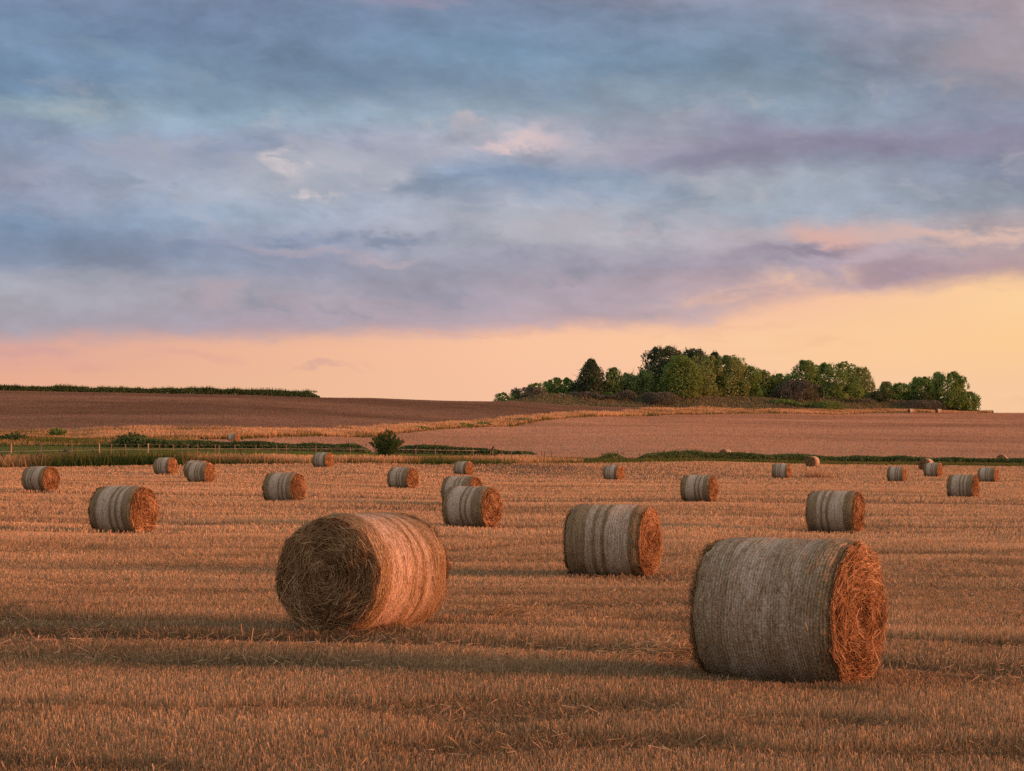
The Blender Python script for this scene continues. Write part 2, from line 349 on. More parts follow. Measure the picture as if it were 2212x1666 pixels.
# ------------------------------------------------------------------ materials
def mat(name, fn):
    m = bpy.data.materials.new(name); m.use_nodes = True; m.node_tree.nodes.clear(); k = NT(m.node_tree)
    out = k.n('ShaderNodeOutputMaterial'); k.t.links.new(fn(k), out.inputs[0]); return m
def diffuse(k, col, rough=.9, normal=None, spec=.15):
    o = k.n('ShaderNodeBsdfPrincipled'); k.put(o.inputs['Base Color'], col); k.put(o.inputs['Roughness'], rough)
    k.put(o.inputs['Specular IOR Level'], spec)
    if normal is not None: k.put(o.inputs['Normal'], normal)
    return o.outputs[0]
def bump(k, h, strength=1.0, dist=.1):
    o = k.n('ShaderNodeBump'); k.put(o.inputs['Height'], h); o.inputs['Strength'].default_value = strength; o.inputs['Distance'].default_value = dist
    return o.outputs[0]
def tone_mat(name, stops, transl=.25, vary=.25, scale=3.0):
    def fn(k):
        a = k.n('ShaderNodeAttribute', attribute_name='tone').outputs['Fac']
        pos = k.n('ShaderNodeNewGeometry').outputs['Position']
        nz = k.noise(pos, scale, 3)
        c = k.ramp(k.m('ADD', a, k.m('MULTIPLY', k.m('SUBTRACT', nz, .5), vary)), stops)
        d = diffuse(k, c)
        if transl <= 0: return d
        tr = k.n('ShaderNodeBsdfTranslucent'); k.put(tr.inputs[0], c)
        mx = k.n('ShaderNodeMixShader'); mx.inputs[0].default_value = transl
        k.t.links.new(d, mx.inputs[1]); k.t.links.new(tr.outputs[0], mx.inputs[2]); return mx.outputs[0]
    return mat(name, fn)
STRAW = [(0, (.12, .09, .055)), (.3, (.25, .195, .12)), (.6, (.45, .33, .20)), (.85, (.62, .47, .30)), (1, (.72, .58, .40))]
M_stub = tone_mat('stubble', STRAW, .3, .2, .7)
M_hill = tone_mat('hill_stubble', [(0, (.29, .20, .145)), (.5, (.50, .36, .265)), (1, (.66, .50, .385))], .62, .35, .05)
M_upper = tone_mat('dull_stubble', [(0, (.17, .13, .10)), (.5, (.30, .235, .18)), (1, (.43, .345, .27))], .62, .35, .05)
M_grass = tone_mat('rough_grass', [(0, (.03, .05, .015)), (.25, (.07, .12, .03)), (.45, (.14, .16, .05)), (.6, (.32, .23, .11)), (.8, (.58, .40, .22)), (1, (.72, .52, .33))], .4, .25, .25)
M_bank = tone_mat('bank_grass', [(0, (.09, .11, .06)), (.5, (.17, .18, .11)), (1, (.28, .25, .185))], .35, .4, .12)
M_past = tone_mat('pasture_grass', [(0, (.05, .09, .024)), (.5, (.09, .16, .042)), (1, (.16, .20, .065))], .4, .3, .1)
M_straw = tone_mat('straw', [(0, (.09, .05, .026)), (.3, (.24, .15, .08)), (.6, (.42, .28, .15)), (.85, (.56, .41, .25)), (1, (.70, .56, .39))], .2, .1, 6)
def leaf_mat(name, dark, mid, light):
    return tone_mat(name, [(0, dark), (.5, mid), (1, light)], .4, .5, .35)
M_leaf = {
 'dark': leaf_mat('dark_needles', (0.034, 0.058, 0.038), (0.070, 0.115, 0.068), (0.125, 0.190, 0.105)),
 'mid': leaf_mat('mid_leaves', (0.065, 0.137, 0.041), (0.150, 0.273, 0.080), (0.262, 0.411, 0.144)),
 'light': leaf_mat('pale_leaves', (0.073, 0.142, 0.039), (0.160, 0.269, 0.080), (0.246, 0.374, 0.133)),
 'olive': leaf_mat('olive_leaves', (0.089, 0.144, 0.054), (0.199, 0.291, 0.108), (0.323, 0.441, 0.183)),
 'brush': leaf_mat('bare_twigs', (0.064, 0.072, 0.062), (0.122, 0.134, 0.115), (0.2, 0.22, 0.185)),
 'shrub': leaf_mat('shrub_leaves', (0.023, 0.062, 0.020), (0.050, 0.119, 0.036), (0.092, 0.190, 0.063)),
 'hedge': leaf_mat('hedge_leaves', (0.041, 0.076, 0.033), (0.089, 0.155, 0.062), (0.171, 0.240, 0.105)),
}
def fn_ground(c0, c1, c2, sc, st=(1, 1, 1), bs=.6, bd=.15):
    def fn(k):
        p = k.n('ShaderNodeNewGeometry').outputs['Position']
        ps = k.mapping(p, scale=st)
        a = k.noise(ps, sc, 6, .6); b = k.noise(p, sc*14, 4, .65)
        c = k.ramp(k.m('ADD', k.m('MULTIPLY', a, .6), k.m('MULTIPLY', b, .4)), [(.3, c0), (.5, c1), (.7, c2)])
        return diffuse(k, c, .95, bump(k, b, bs, bd))
    return fn
M_g = {
 'stubble_field': mat('straw_littered_soil', fn_ground((.06, .042, .028), (.12, .085, .052), (.22, .155, .095), .5, (.25, 1, 1), 1.0, .05)),
 'grass_verge': mat('verge_soil', fn_ground((.03, .04, .015), (.06, .075, .025), (.12, .10, .045), .2)),
 'pasture': mat('pasture_turf', fn_ground((.035, .06, .016), (.055, .10, .026), (.10, .13, .04), .05, (.3, 1, 1))),
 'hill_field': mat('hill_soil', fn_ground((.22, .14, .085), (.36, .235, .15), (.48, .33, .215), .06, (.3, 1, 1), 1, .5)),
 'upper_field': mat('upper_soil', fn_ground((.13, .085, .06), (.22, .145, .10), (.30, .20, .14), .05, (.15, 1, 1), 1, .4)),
 'wooded_bank': mat('bank_turf', fn_ground((.06, .07, .04), (.10, .11, .06), (.16, .15, .09), .15)),
}

# ------------------------------------------------------------------ ground sheets
dl = np.unique(np.concatenate([np.arange(-60, 8, 8), np.arange(8, 60, .6), np.arange(60, 160, 3.0), np.arange(160, 320, 1.5), np.arange(320, 640, 3.0), np.arange(640, 1300, 30)]))
ul = np.linspace(-.75, .75, 301)
UU, DD = np.meshgrid(ul, dl); GX = UU*(DD+62); GY = DD
GZ = Z(GX, GY)
nr, nc = GX.shape
vid = np.arange(nr*nc).reshape(nr, nc)
quads = np.stack([vid[:-1, :-1], vid[:-1, 1:], vid[1:, 1:], vid[1:, :-1]], -1).reshape(-1, 4)
gv = np.stack([GX, GY, GZ], -1).reshape(-1, 3)
cen = gv[quads].mean(1); reg = region(colx(cen[:, 0], cen[:, 1]), cen[:, 1])
GLAB = {'stubble_field': 'near stubble field', 'grass_verge': 'rough grass edge', 'pasture': 'green pasture', 'hill_field': 'pinkish stubble slope', 'upper_field': 'brown upper field', 'wooded_bank': 'bank under the wood'}
for nm in GLAB:
    fq = quads[reg == nm]; us, inv = np.unique(fq, return_inverse=True)
    mb = MB(); mb.add(gv[us], inv.reshape(-1, 4)); o = mb.build(nm, M_g[nm], smooth=True); o['kind'] = 'structure'

# ------------------------------------------------------------------ scatter helpers
def scatter(n, d0, d1, tmax=.36, tmin=None):
    """n points with even density over a wedge of ground"""
    d = np.sqrt(rng.random(n)*(d1*d1-d0*d0)+d0*d0); t = rng.uniform(-tmax if tmin is None else tmin, tmax, n)
    return t*d, d
def band(x, y):
    yy = y+.12*x+.8*np.sin(x*.05)
    b = .55*fbm(x*.04+3, yy*.33, 3)+.45*fbm(x*.07+9, yy*1.0, 3)
    return np.clip((b-.5)*2.0+.5, 0, 1)
def stalks(mb, x, y, hmul, wmul, lean=.25, bright=0.0):
    b = band(x, y); tr = track(x, y)
    keep = rng.random(len(x)) < (1-.92*tr)*np.clip(.55+1.1*b, .3, 1)
    x, y, b, tr = x[keep], y[keep], b[keep], tr[keep]; n = len(x)
    h = hmul*(.55+.6*rng.random(n))*(.72+.5*b)*(1-.6*tr)
    pz = fbm(x*.45+20, y*1.0+3, 3); flat = .65*ss(pz, .44, .34)*(y < 60)      # trodden patches
    h = h*(1-.55*flat)
    ld = (fbm(x*.8, y*.8, 2)-.5)*2
    lx = h*(rng.normal(0, lean, n)*(1.6-b+2.5*flat)+ld*.8*(b < .45)); ly = h*rng.normal(0, lean, n)*(1.6-b+2.5*flat)
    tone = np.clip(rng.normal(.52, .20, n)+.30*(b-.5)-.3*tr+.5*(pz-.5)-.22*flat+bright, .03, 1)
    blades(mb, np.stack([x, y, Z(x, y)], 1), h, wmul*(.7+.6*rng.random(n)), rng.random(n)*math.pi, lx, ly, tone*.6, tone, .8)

# ------------------------------------------------------------------ stubble (uncountable)
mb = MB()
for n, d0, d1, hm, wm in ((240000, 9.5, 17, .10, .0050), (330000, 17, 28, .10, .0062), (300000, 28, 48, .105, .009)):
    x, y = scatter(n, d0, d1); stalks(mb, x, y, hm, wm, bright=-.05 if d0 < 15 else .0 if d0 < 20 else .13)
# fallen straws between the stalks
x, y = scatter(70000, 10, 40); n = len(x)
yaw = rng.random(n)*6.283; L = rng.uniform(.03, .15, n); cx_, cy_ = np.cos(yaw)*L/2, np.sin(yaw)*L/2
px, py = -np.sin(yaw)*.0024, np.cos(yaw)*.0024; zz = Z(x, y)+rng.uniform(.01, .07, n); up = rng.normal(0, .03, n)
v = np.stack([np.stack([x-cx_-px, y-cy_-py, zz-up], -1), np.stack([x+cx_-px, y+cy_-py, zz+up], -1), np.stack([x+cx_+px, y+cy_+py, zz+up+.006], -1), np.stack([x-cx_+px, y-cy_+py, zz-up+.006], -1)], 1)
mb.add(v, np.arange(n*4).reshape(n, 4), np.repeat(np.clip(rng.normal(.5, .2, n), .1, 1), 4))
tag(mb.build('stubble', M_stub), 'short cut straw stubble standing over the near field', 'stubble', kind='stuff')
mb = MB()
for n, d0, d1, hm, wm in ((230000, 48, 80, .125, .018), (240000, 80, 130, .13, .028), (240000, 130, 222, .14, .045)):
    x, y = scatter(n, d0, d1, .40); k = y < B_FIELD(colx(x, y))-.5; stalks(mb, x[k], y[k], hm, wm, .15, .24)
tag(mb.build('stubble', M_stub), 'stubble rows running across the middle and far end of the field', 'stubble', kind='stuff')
# hill fields
def field_cover(name, regs, n, d0, d1, hm, wm, M, label):
    x, y = scatter(n, d0, d1, .40); r = region(colx(x, y), y); k = np.isin(r, regs); x, y = x[k], y[k]; n = len(x)
    b = fbm(x*.012+5, (y-.1*x)*.05, 3); f = fbm(x*.3, y*.15, 2)
    rows = np.exp(-((np.mod((y-.12*x+3*np.sin(x*.02))/24.0, 1)-.5)/.03)**2)     # tramlines
    tone = np.clip(rng.normal(.47 if name == 'hill_stubble' else .36, .06, n)+.9*(b-.5)+.2*(f-.5)-.25*rows, .03, 1)
    m = MB(); blades(m, np.stack([x, y, Z(x, y)], 1), hm*(.6+.7*rng.random(n)), wm*y/300*(.7+.6*rng.random(n)), rng.normal(.35, .35, n), rng.normal(0, .06, n), rng.normal(0, .06, n), tone*.85, tone, .8)
    tag(m.build(name, M), label, 'stubble', kind='stuff')
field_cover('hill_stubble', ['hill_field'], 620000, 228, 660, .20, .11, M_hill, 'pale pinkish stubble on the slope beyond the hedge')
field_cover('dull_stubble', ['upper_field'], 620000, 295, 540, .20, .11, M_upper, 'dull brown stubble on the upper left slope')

# ------------------------------------------------------------------ grasses (uncountable)
def grass(name, label, n, X0, X1, dlo, dhi, h, wd, t0, t1, M, lean=.25, cat='grass', back=0.0, patch=.3):
    X = rng.uniform(X0, X1, n); u = rng.random(n)
    lo = dlo(X) if callable(dlo) else np.full(n, dlo); hi = dhi(X) if callable(dhi) else np.full(n, dhi)
    d = lo+(hi-lo)*u; x = (X-CX)/F*d; y = d
    b = fbm(x*.09, y*.2, 3); hv = h(X) if callable(h) else h
    hh = hv*(.45+.6*rng.random(n))*(.45+1.1*b)*(1-back*u)
    p = patch*(fbm(x*.16+9, y*.2+4, 4)-.5)*2.4
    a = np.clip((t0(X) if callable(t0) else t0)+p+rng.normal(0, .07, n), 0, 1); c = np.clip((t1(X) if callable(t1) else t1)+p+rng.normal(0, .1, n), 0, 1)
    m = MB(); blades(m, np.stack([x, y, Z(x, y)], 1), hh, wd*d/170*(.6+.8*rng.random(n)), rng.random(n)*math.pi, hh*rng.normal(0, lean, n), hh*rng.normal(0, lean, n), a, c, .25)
    return tag(m.build(name, M), label, cat, kind='stuff')
grass('rough_grass', 'rough weedy grass along the near edge of the green pasture', 42000, -330, 1260, lambda X: B_FIELD(X)-.6, lambda X: B_PAST(X)+2,
      lambda X: np.interp(X, [-300, 330, 480, 760, 1150, 1260], [1.2, 1.15, .85, .8, .75, .6]), .09,
      lambda X: np.interp(X, [0, 400, 500, 700, 1200], [.52, .48, .38, .36, .38]), lambda X: np.interp(X, [0, 330, 430, 700, 1200], [.64, .64, .70, .74, .66]), M_grass, patch=.42, back=.75)
grass('short_grass', 'strip of short green grass at the field edge below the right hedge', 26000, 1180, 2560, lambda X: B_FIELD(X)-.6, lambda X: B_FIELD(X)+13, .35, .10, .27, .38, M_grass, patch=.1)
grass('pasture_grass', 'short green grass of the pasture behind the wire fence', 26000, -330, 1060, B_PAST, lambda X: B_HEDGE(X)-1, .12, .12, .45, .6, M_past)
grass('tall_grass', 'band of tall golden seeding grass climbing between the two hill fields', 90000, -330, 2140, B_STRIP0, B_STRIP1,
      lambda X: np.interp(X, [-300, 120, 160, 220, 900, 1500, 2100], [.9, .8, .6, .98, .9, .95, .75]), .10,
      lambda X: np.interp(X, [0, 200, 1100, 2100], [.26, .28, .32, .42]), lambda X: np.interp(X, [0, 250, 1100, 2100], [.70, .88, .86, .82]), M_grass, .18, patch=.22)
grass('coarse_grass', 'coarse olive grass behind the pasture at far left', 9000, -330, 430, lambda X: B_HEDGE(X)+2, B_STRIP0, .7, .11, .28, .55, M_grass, patch=.3)
grass('bank_grass', 'dark rough grass covering the bank under the wood', 26000, 1062, 2145, lambda X: MOUND(X)-1, lambda X: MOUND(X)+26, .9, .10, .35, .62, M_bank, patch=.28)
# a small patch of dry weeds out in the stubble
for X, dpt, n, wx, hh, lab in ((1765, 158, 260, 2.9, .65, 'patch of dry brown weeds standing in the far stubble'), ):
    c = at(X, dpt); u = rng.normal(0, .45, n)*wx*.6; y = c.y+rng.normal(0, .5, n); x = c.x+u
    k = (.35+.65*rng.random(n))*hh*(.5+.8*vnoise(x*1.3, y*0+2))
    m = MB(); blades(m, np.stack([x, y, Z(x, y)], 1), k, .045, rng.random(n)*3.14, k*rng.normal(0, .3, n), k*rng.normal(0, .3, n), .3, .55, M_grass and .3)
    tag(m.build('weeds', M_straw), lab, 'weeds')

# ------------------------------------------------------------------ bales
BW, BR = 1.24, .625
def net_mat(name, flip, plain=False, amount=1.0):
    def fn(k):
        ob = k.n('ShaderNodeTexCoord').outputs['Object']; x, y, z = k.sep(ob)
        rnd = k.n('ShaderNodeObjectInfo').outputs['Random']
        zc = k.m('SUBTRACT', z, BR*.97); th = k.m('ARCTAN2', y, zc)
        xs = k.m('MULTIPLY', x, -1.0 if flip else 1.0)
        roll = k.comb(xs, k.m('MULTIPLY', th, .5), k.m('MULTIPLY', rnd, 40))
        wob = k.noise(roll, 2.0, 3)
        xw = k.m('ADD', xs, k.m('ADD', k.m('MULTIPLY', k.m('SUBTRACT', wob, .5), .10), k.m('MULTIPLY', k.m('SUBTRACT', rnd, .5), .12)))
        band_ = k.ramp(k.m('DIVIDE', k.m('ADD', xw, .62), 1.24), [(0, .05), (.10, .3), (.22, .45), (.26, .25), (.30, .65), (.5, .75), (.62, .5), (.66, .3), (.70, .6), (.80, .55), (.84, .3), (.93, .3), (1, .1)] if plain else [(0, .02), (.15, .06), (.185, .78), (.30, .9), (.42, .85), (.47, .7), (.485, .06), (.52, .08), (.55, .72), (.60, .7), (.62, .1), (.655, .1), (.68, .75), (.75, .72), (.775, .1), (.84, .2), (.9, .12), (1, .05)])
        ln0 = k.noise(k.comb(k.m('MULTIPLY', x, 52), k.m('MULTIPLY', th, .9), k.m('MULTIPLY', rnd, 9)), 1.0, 2, .5)
        comb_ = k.m('SINE', k.m('ADD', k.m('MULTIPLY', x, 235), k.m('MULTIPLY', wob, 9)))
        line = k.m('ADD', k.m('MULTIPLY', ln0, .75), k.m('ADD', .125, k.m('MULTIPLY', comb_, .11)))
        spk = k.noise(ob, 46, 3, .65); pat = k.noise(k.v('ADD', ob, k.comb(rnd, rnd, rnd)), 3.2, 4)
        strw = k.ramp(k.m('ADD', k.m('MULTIPLY', spk, .7), k.m('MULTIPLY', line, .3)), [(.3, (.05, .038, .02)), (.5, (.16, .125, .068)), (.66, (.36, .29, .17))])
        net = k.ramp(k.m('ADD', k.m('MULTIPLY', spk, .55), k.m('MULTIPLY', line, .45)), [(.32, (.22, .19, .145)), (.48, (.43, .39, .335)), (.64, (.72, .66, .58))])
        amt = k.m('ADD', k.m('MULTIPLY', band_, amount), k.m('MULTIPLY', k.m('SUBTRACT', k.m('ADD', k.m('MULTIPLY', line, .6), k.m('MULTIPLY', pat, .7)), .65), .65), clamp=True)
        c = k.mix(amt, strw, net)
        hgt = k.m('ADD', spk, k.m('MULTIPLY', line, .8))
        return diffuse(k, c, .8, bump(k, hgt, .8, .02), .25)
    return mat(name, fn)
M_net = {1: net_mat('net_wrap', False), -1: net_mat('net_wrap', True), 2: net_mat('net_wrap', False, True), -2: net_mat('net_wrap', True, False, .7)}
def fn_end(k):
    ob = k.n('ShaderNodeTexCoord').outputs['Object']; x, y, z = k.sep(ob); zc = k.m('SUBTRACT', z, BR*.97)
    r = k.m('SQRT', k.m('ADD', k.m('MULTIPLY', y, y), k.m('MULTIPLY', zc, zc))); th = k.m('ARCTAN2', y, zc)
    lay = k.noise(k.comb(k.m('ADD', k.m('MULTIPLY', r, 26), k.m('MULTIPLY', th, .35)), k.m('MULTIPLY', th, 2.2), 0), 1.0, 4, .65)
    spk = k.noise(ob, 34, 4, .7)
    c = k.ramp(k.m('ADD', k.m('MULTIPLY', lay, .55), k.m('MULTIPLY', spk, .45)), [(.34, (.035, .018, .009)), (.48, (.17, .10, .05)), (.64, (.46, .32, .17))])
    return diffuse(k, c, .9, bump(k, k.m('ADD', lay, spk), 1.0, .05), .1)
M_end = mat('packed_straw', fn_end)
def ribbons(mb, P, wv, tone, mi=0):
    """P: (n, 3 points, xyz); wv: (n, xyz) half width vectors"""
    n, k = P.shape[:2]
    v = np.empty((n, k, 2, 3)); tap = np.linspace(1, .5, k)
    v[:, :, 0] = P-wv[:, None]*tap[None, :, None]; v[:, :, 1] = P+wv[:, None]*tap[None, :, None]
    base = (np.arange(n)*k*2)[:, None]
    f = np.concatenate([base+np.array([[2*j, 2*j+1, 2*j+3, 2*j+2]]) for j in range(k-1)], 0)
    mb.add(v, f, np.repeat(np.clip(tone, 0, 1), k*2), mi)
def bale_meshes(lod, pat, seed, hole=False):
    g = np.random.default_rng(seed)
    ns, nx = {0: (120, 46), 1: (72, 24), 2: (40, 12)}[lod]
    cz = BR*.97
    th = np.linspace(0, 2*math.pi, ns, endpoint=False); xs = np.concatenate([[-BW/2], np.linspace(-BW/2+.025, BW/2-.025, nx), [BW/2]])
    T, Xg = np.meshgrid(th, xs)
    def rad(T, Xg):
        e = BW/2-np.abs(Xg)
        r = BR*(1-.05*np.exp(-e/.035)-.012*np.exp(-e/.15))
        r = r+.022*(fbm(Xg*4+seed, np.cos(T)*2+9, 2)-.5)+.02*(fbm(np.cos(T)*1.7+seed, np.sin(T)*1.7+3+Xg, 2)-.5)
        r = r+.05*(fbm(np.cos(T)*.9+seed*2.3, np.sin(T)*.9+Xg*.6+5, 2)-.5)+.045*np.exp(-e/.07)*(vnoise(np.cos(T)*5+seed, np.sin(T)*5+Xg*3+11)-.5)
        r = r+.012*(vnoise(Xg*9+seed*3.1, T*0+.5)-.5)
        return r
    def pos(T, Xg, dr=0.0):
        r = rad(T, Xg)+dr; y = r*np.sin(T); z = r*np.cos(T)
        z = np.where(z < -.54, -.54+(z+.54)*(.80), z)          # settled on its underside
        y = y*(1+.02*np.clip(-z/BR, 0, 1))
        return np.stack([Xg+np.zeros_like(T), y, z+cz], -1)
    V = pos(T, Xg); R0, C0 = T.shape; vi = np.arange(R0*C0).reshape(R0, C0)
    q = np.stack([vi[:-1], np.roll(vi[:-1], -1, 1), np.roll(vi[1:], -1, 1), vi[1:]], -1).reshape(-1, 4)
    side = MB(); side.add(V.reshape(-1, 3), q[:, ::-1], .5, 0)
    nst = {0: 2200, 1: 350, 2: 0}[lod]
    if nst:
        t0 = g.random(nst)*6.283; x0 = g.uniform(-.5, .5, nst)*BW*.985; ps = g.normal(0, .55, nst); L = g.uniform(.03, .13, nst); s = np.linspace(0, 1, 3)
        lift = np.abs(g.normal(.004, .008, nst)); frizz = g.random(nst) < .25
        TT = t0[:, None]+s*(L*np.cos(ps)/BR)[:, None]; XX = np.clip(x0[:, None]+s*(L*np.sin(ps))[:, None], -BW/2, BW/2)
        P = pos(TT, XX, lift[:, None]+(s**2)*(frizz*g.uniform(.01, .05, nst))[:, None])
        wv = np.zeros((nst, 3)); wv[:, 0] = .0028 if lod == 0 else .006; wv[:, 1] = g.normal(0, .0012, nst)
        ribbons(side, P, wv, g.normal(.52, .2, nst), 1)
    out = [side.mesh('net_wrap', [M_net[pat], M_straw], smooth=True)]
    for sg in (-1, 1):
        e = MB(); rr = np.linspace(1, 0.02, {0: 22, 1: 12, 2: 7}[lod]); nr_ = len(rr)
        hy, hz = (.10, -.06) if hole else (0, 0)
        def epos(rho, T, out_=0.0):
            """rho: 0 centre .. 1 rim"""
            b = rad(T, np.full_like(T, BW/2-.001)); y = b*rho*np.sin(T); z = b*rho*np.cos(T)
            z = np.where(z < -.54, -.54+(z+.54)*.80, z)
            x = BW/2-.004+.045*(1-rho**2)*ss(rho, 1.05, .75)+.11*(fbm(y*6+seed*1.3, z*6+7, 4)-.5)*ss(rho, 1.02, .88)
            x = x+.004*np.sin(rho*27+T+3*fbm(np.cos(T)*2+seed, np.sin(T)*2+rho*3, 2))*ss(rho, 1.0, .9)*(.5 if lod else 1)
            x = x-(.16 if hole else .05)*np.exp(-(((y-hy)**2+((z-hz)*.6)**2)/(.075**2)))
            return np.stack([sg*(x+out_), y, z+cz], -1)
        T2, R2 = np.meshgrid(th, rr); V = epos(R2, T2); vi = np.arange(nr_*ns).reshape(nr_, ns)
        q = np.stack([vi[:-1], np.roll(vi[:-1], -1, 1), np.roll(vi[1:], -1, 1), vi[1:]], -1).reshape(-1, 4)
        e.add(V.reshape(-1, 3), q if sg < 0 else q[:, ::-1], .4, 0)
        e.f.append((vi[-1:][:, ::1 if sg > 0 else -1]+0)); e.mi.append(np.array([0])); e.v.append(np.zeros((0, 3))); e.t.append(np.zeros(0))
        nst = {0: 12000, 1: 2200, 2: 300}[lod]
        rho = np.sqrt(g.random(nst)); rho = np.clip(rho, .04, .995); t0 = g.random(nst)*6.283
        L = g.uniform(.04, .21, nst)*np.clip(rho+.35, .3, 1); dr = g.normal(0, .6, nst)*L/BR; dirn = np.where(g.random(nst) < .5, 1, -1)
        s = np.linspace(0, 1, 3); TT = t0[:, None]+dirn[:, None]*s*(L/(BR*np.maximum(rho, .12)))[:, None]
        RR = np.clip(rho[:, None]+s*dr[:, None], .02, 1.03)
        oo = np.abs(g.normal(.006, .018, nst))[:, None]+s*np.abs(g.normal(0, .022, nst))[:, None]*(1.6 if hole else 1)
        P = epos(RR, TT, oo)
        P[:, 1] = .75*(P[:, 0]+P[:, 2])/2+.25*P[:, 1]+g.normal(0, .002, (nst, 3))
        ph = g.random(nst)*6.283; ww = {0: .0036, 1: .0075, 2: .014}[lod]
        wv = np.stack([g.normal(0, .4, nst), np.sin(t0)+g.normal(0, .3, nst), np.cos(t0)+g.normal(0, .3, nst)], 1)
        wv *= (ww/np.linalg.norm(wv, axis=1))[:, None]
        ribbons(e, P, wv, g.normal(.40, .26, nst)+1.2*(fbm(P[:, 0, 1]*4.5+seed, P[:, 0, 2]*4.5, 3)-.5), 1)
        if lod < 2:     # straws sticking out round the rim
            nst = {0: 2400, 1: 320}[lod]; t0 = g.random(nst)*6.283; L = g.uniform(.05, .20, nst)
            TT = t0[:, None]+s*(g.normal(0, .8, nst)*L/BR)[:, None]; RR = .96+s*(g.uniform(-.01, .16, nst)*L/.12*.35)[:, None]
            P = epos(RR, TT, -.015+s*(g.normal(.1, .35, nst)*L*.5)[:, None])
            wv = np.stack([np.full(nst, .6), np.cos(t0), -np.sin(t0)], 1)*(.0028 if lod == 0 else .006)
            ribbons(e, P, wv, g.normal(.52, .2, nst), 1)
        out.append(e.mesh('straw_end', [M_end, M_straw], smooth=False))
    return out
_bm = {}
def bale_set(lod, pat, seed, hole=False):
    k = (lod, pat, seed, hole)
    if k not in _bm: _bm[k] = bale_meshes(*k)
    return _bm[k]
BALES = [
 # Xleft Xright Ytop Ybottom  turn  lod pattern seed axis-scale  label
 (606, 968, 1104, 1365, -32, 0, -2, 11, 1.07, 'big round bale showing its dark shaded straw end, wrapped side lit orange'),
 (1493, 1910, 1160, 1480, 67, 0, 2, 12, .945, 'largest nearest round bale at lower right with ragged orange straw end'),
 (1226, 1421, 1086, 1247, 71, 0, -1, 13, 1.0, 'large net-wrapped bale between the shaded-end bale and the nearest bale'),
 (193, 341, 1049, 1154, 53, 1, 1, 21, 1.0, 'net-wrapped bale left of the big shaded-end bale, alone in the left foreground'),
 (957, 1083, 1049, 1142, 60, 1, 1, 22, 1.0, 'bale hiding most of another bale, just above the big shaded-end bale'),
 (1746, 1863, 1058, 1153, 74, 1, -1, 23, 1.0, 'bale standing directly behind the top of the largest nearest bale'),
 (570, 658, 1022, 1088, 60, 1, 1, 21, 1.0, 'bale with broad pale band above and left of the big shaded-end bale'),
 (1473, 1548, 1025, 1085, 70, 1, 1, 22, 1.0, 'mid-distance bale alone above the gap between the two right foreground bales'),
 (46, 130, 1006, 1063, 50, 1, -1, 23, 1.0, 'leftmost bale in the field, below the weedy grass'),
 (2049, 2113, 1025, 1077, 72, 1, 1, 21, 1.0, 'larger bale in front of the rightmost one'),
 (836, 905, 1009, 1057, 55, 1, 1, 22, 1.0, 'bale right of centre-left, straight below the lone shrub'),
 (956, 1040, 1027, 1093, 60, 1, 1, 23, 1.0, 'bale mostly hidden behind the front bale of the overlapping three'),
 (331, 385, 988, 1027, 56, 2, -1, 31, 1.0, 'small bale at the weedy field edge, left of an overlapping pair'),
 (404, 464, 998, 1044, 58, 2, 1, 32, 1.0, 'front bale of the overlapping pair on the left'),
 (399, 452, 994, 1035, 58, 2, 1, 33, 1.0, 'rear bale of the overlapping pair on the left, mostly covered'),
 (676, 721, 977, 1011, 54, 2, -1, 31, 1.0, 'small bale at the grassy field edge left of the lone shrub'),
 (978, 1025, 996, 1028, 55, 2, -1, 32, 1.0, 'small farthest bale of the column of three above the shaded-end bale'),
 (1301, 1350, 1004, 1039, 58, 2, -1, 33, 1.0, 'small distant bale alone above the large middle bale'),
 (1668, 1709, 1001, 1035, 72, 2, -1, 31, 1.0, 'small bale left of the dark-ended bale by the right hedge'),
 (1740, 1770, 985, 1010, -22, 2, 1, 32, 1.0, 'round dark-ended bale in front of the right hedge'),
 (1916, 1959, 1008, 1043, 74, 2, 1, 33, 1.0, 'small bale left of the overlapping pair on the right'),
 (1985, 2016, 990, 1017, -18, 2, 1, 31, 1.0, 'dark-ended bale partly behind another bale by the right hedge'),
 (1996, 2036, 999, 1031, 68, 2, 1, 32, 1.0, 'net-wrapped front bale of the overlapping pair on the right'),
 (2114, 2157, 1009, 1043, 71, 2, 1, 33, 1.0, 'rightmost net-wrapped bale in the field'),
 (492, 519, 936, 955, 50, 2, 1, 31, 1.0, 'tiny bale against the golden grass band on the left'),
]
def place_bale(x, d, z, sc, ang, lod, pat, seed, ax, label, hole=False):
    e = empty('hay_bale', (x, d, z), ang); g = random.Random(int(x*31+d*17)); e.scale = (sc*ax*(1 if lod == 0 else g.uniform(.96, 1.05)), sc*(1 if lod == 0 else g.uniform(.97, 1.06)), sc)
    tag(e, label, 'hay bale', 'round straw bales in the fields')
    ms = bale_set(lod, pat, seed, hole)
    for nm, me in (('net_wrap', ms[0]), ('straw_end', ms[1]), ('straw_end', ms[2])):
        o = bpy.data.objects.new(nm, me); COL.objects.link(o); o.parent = e
    return e
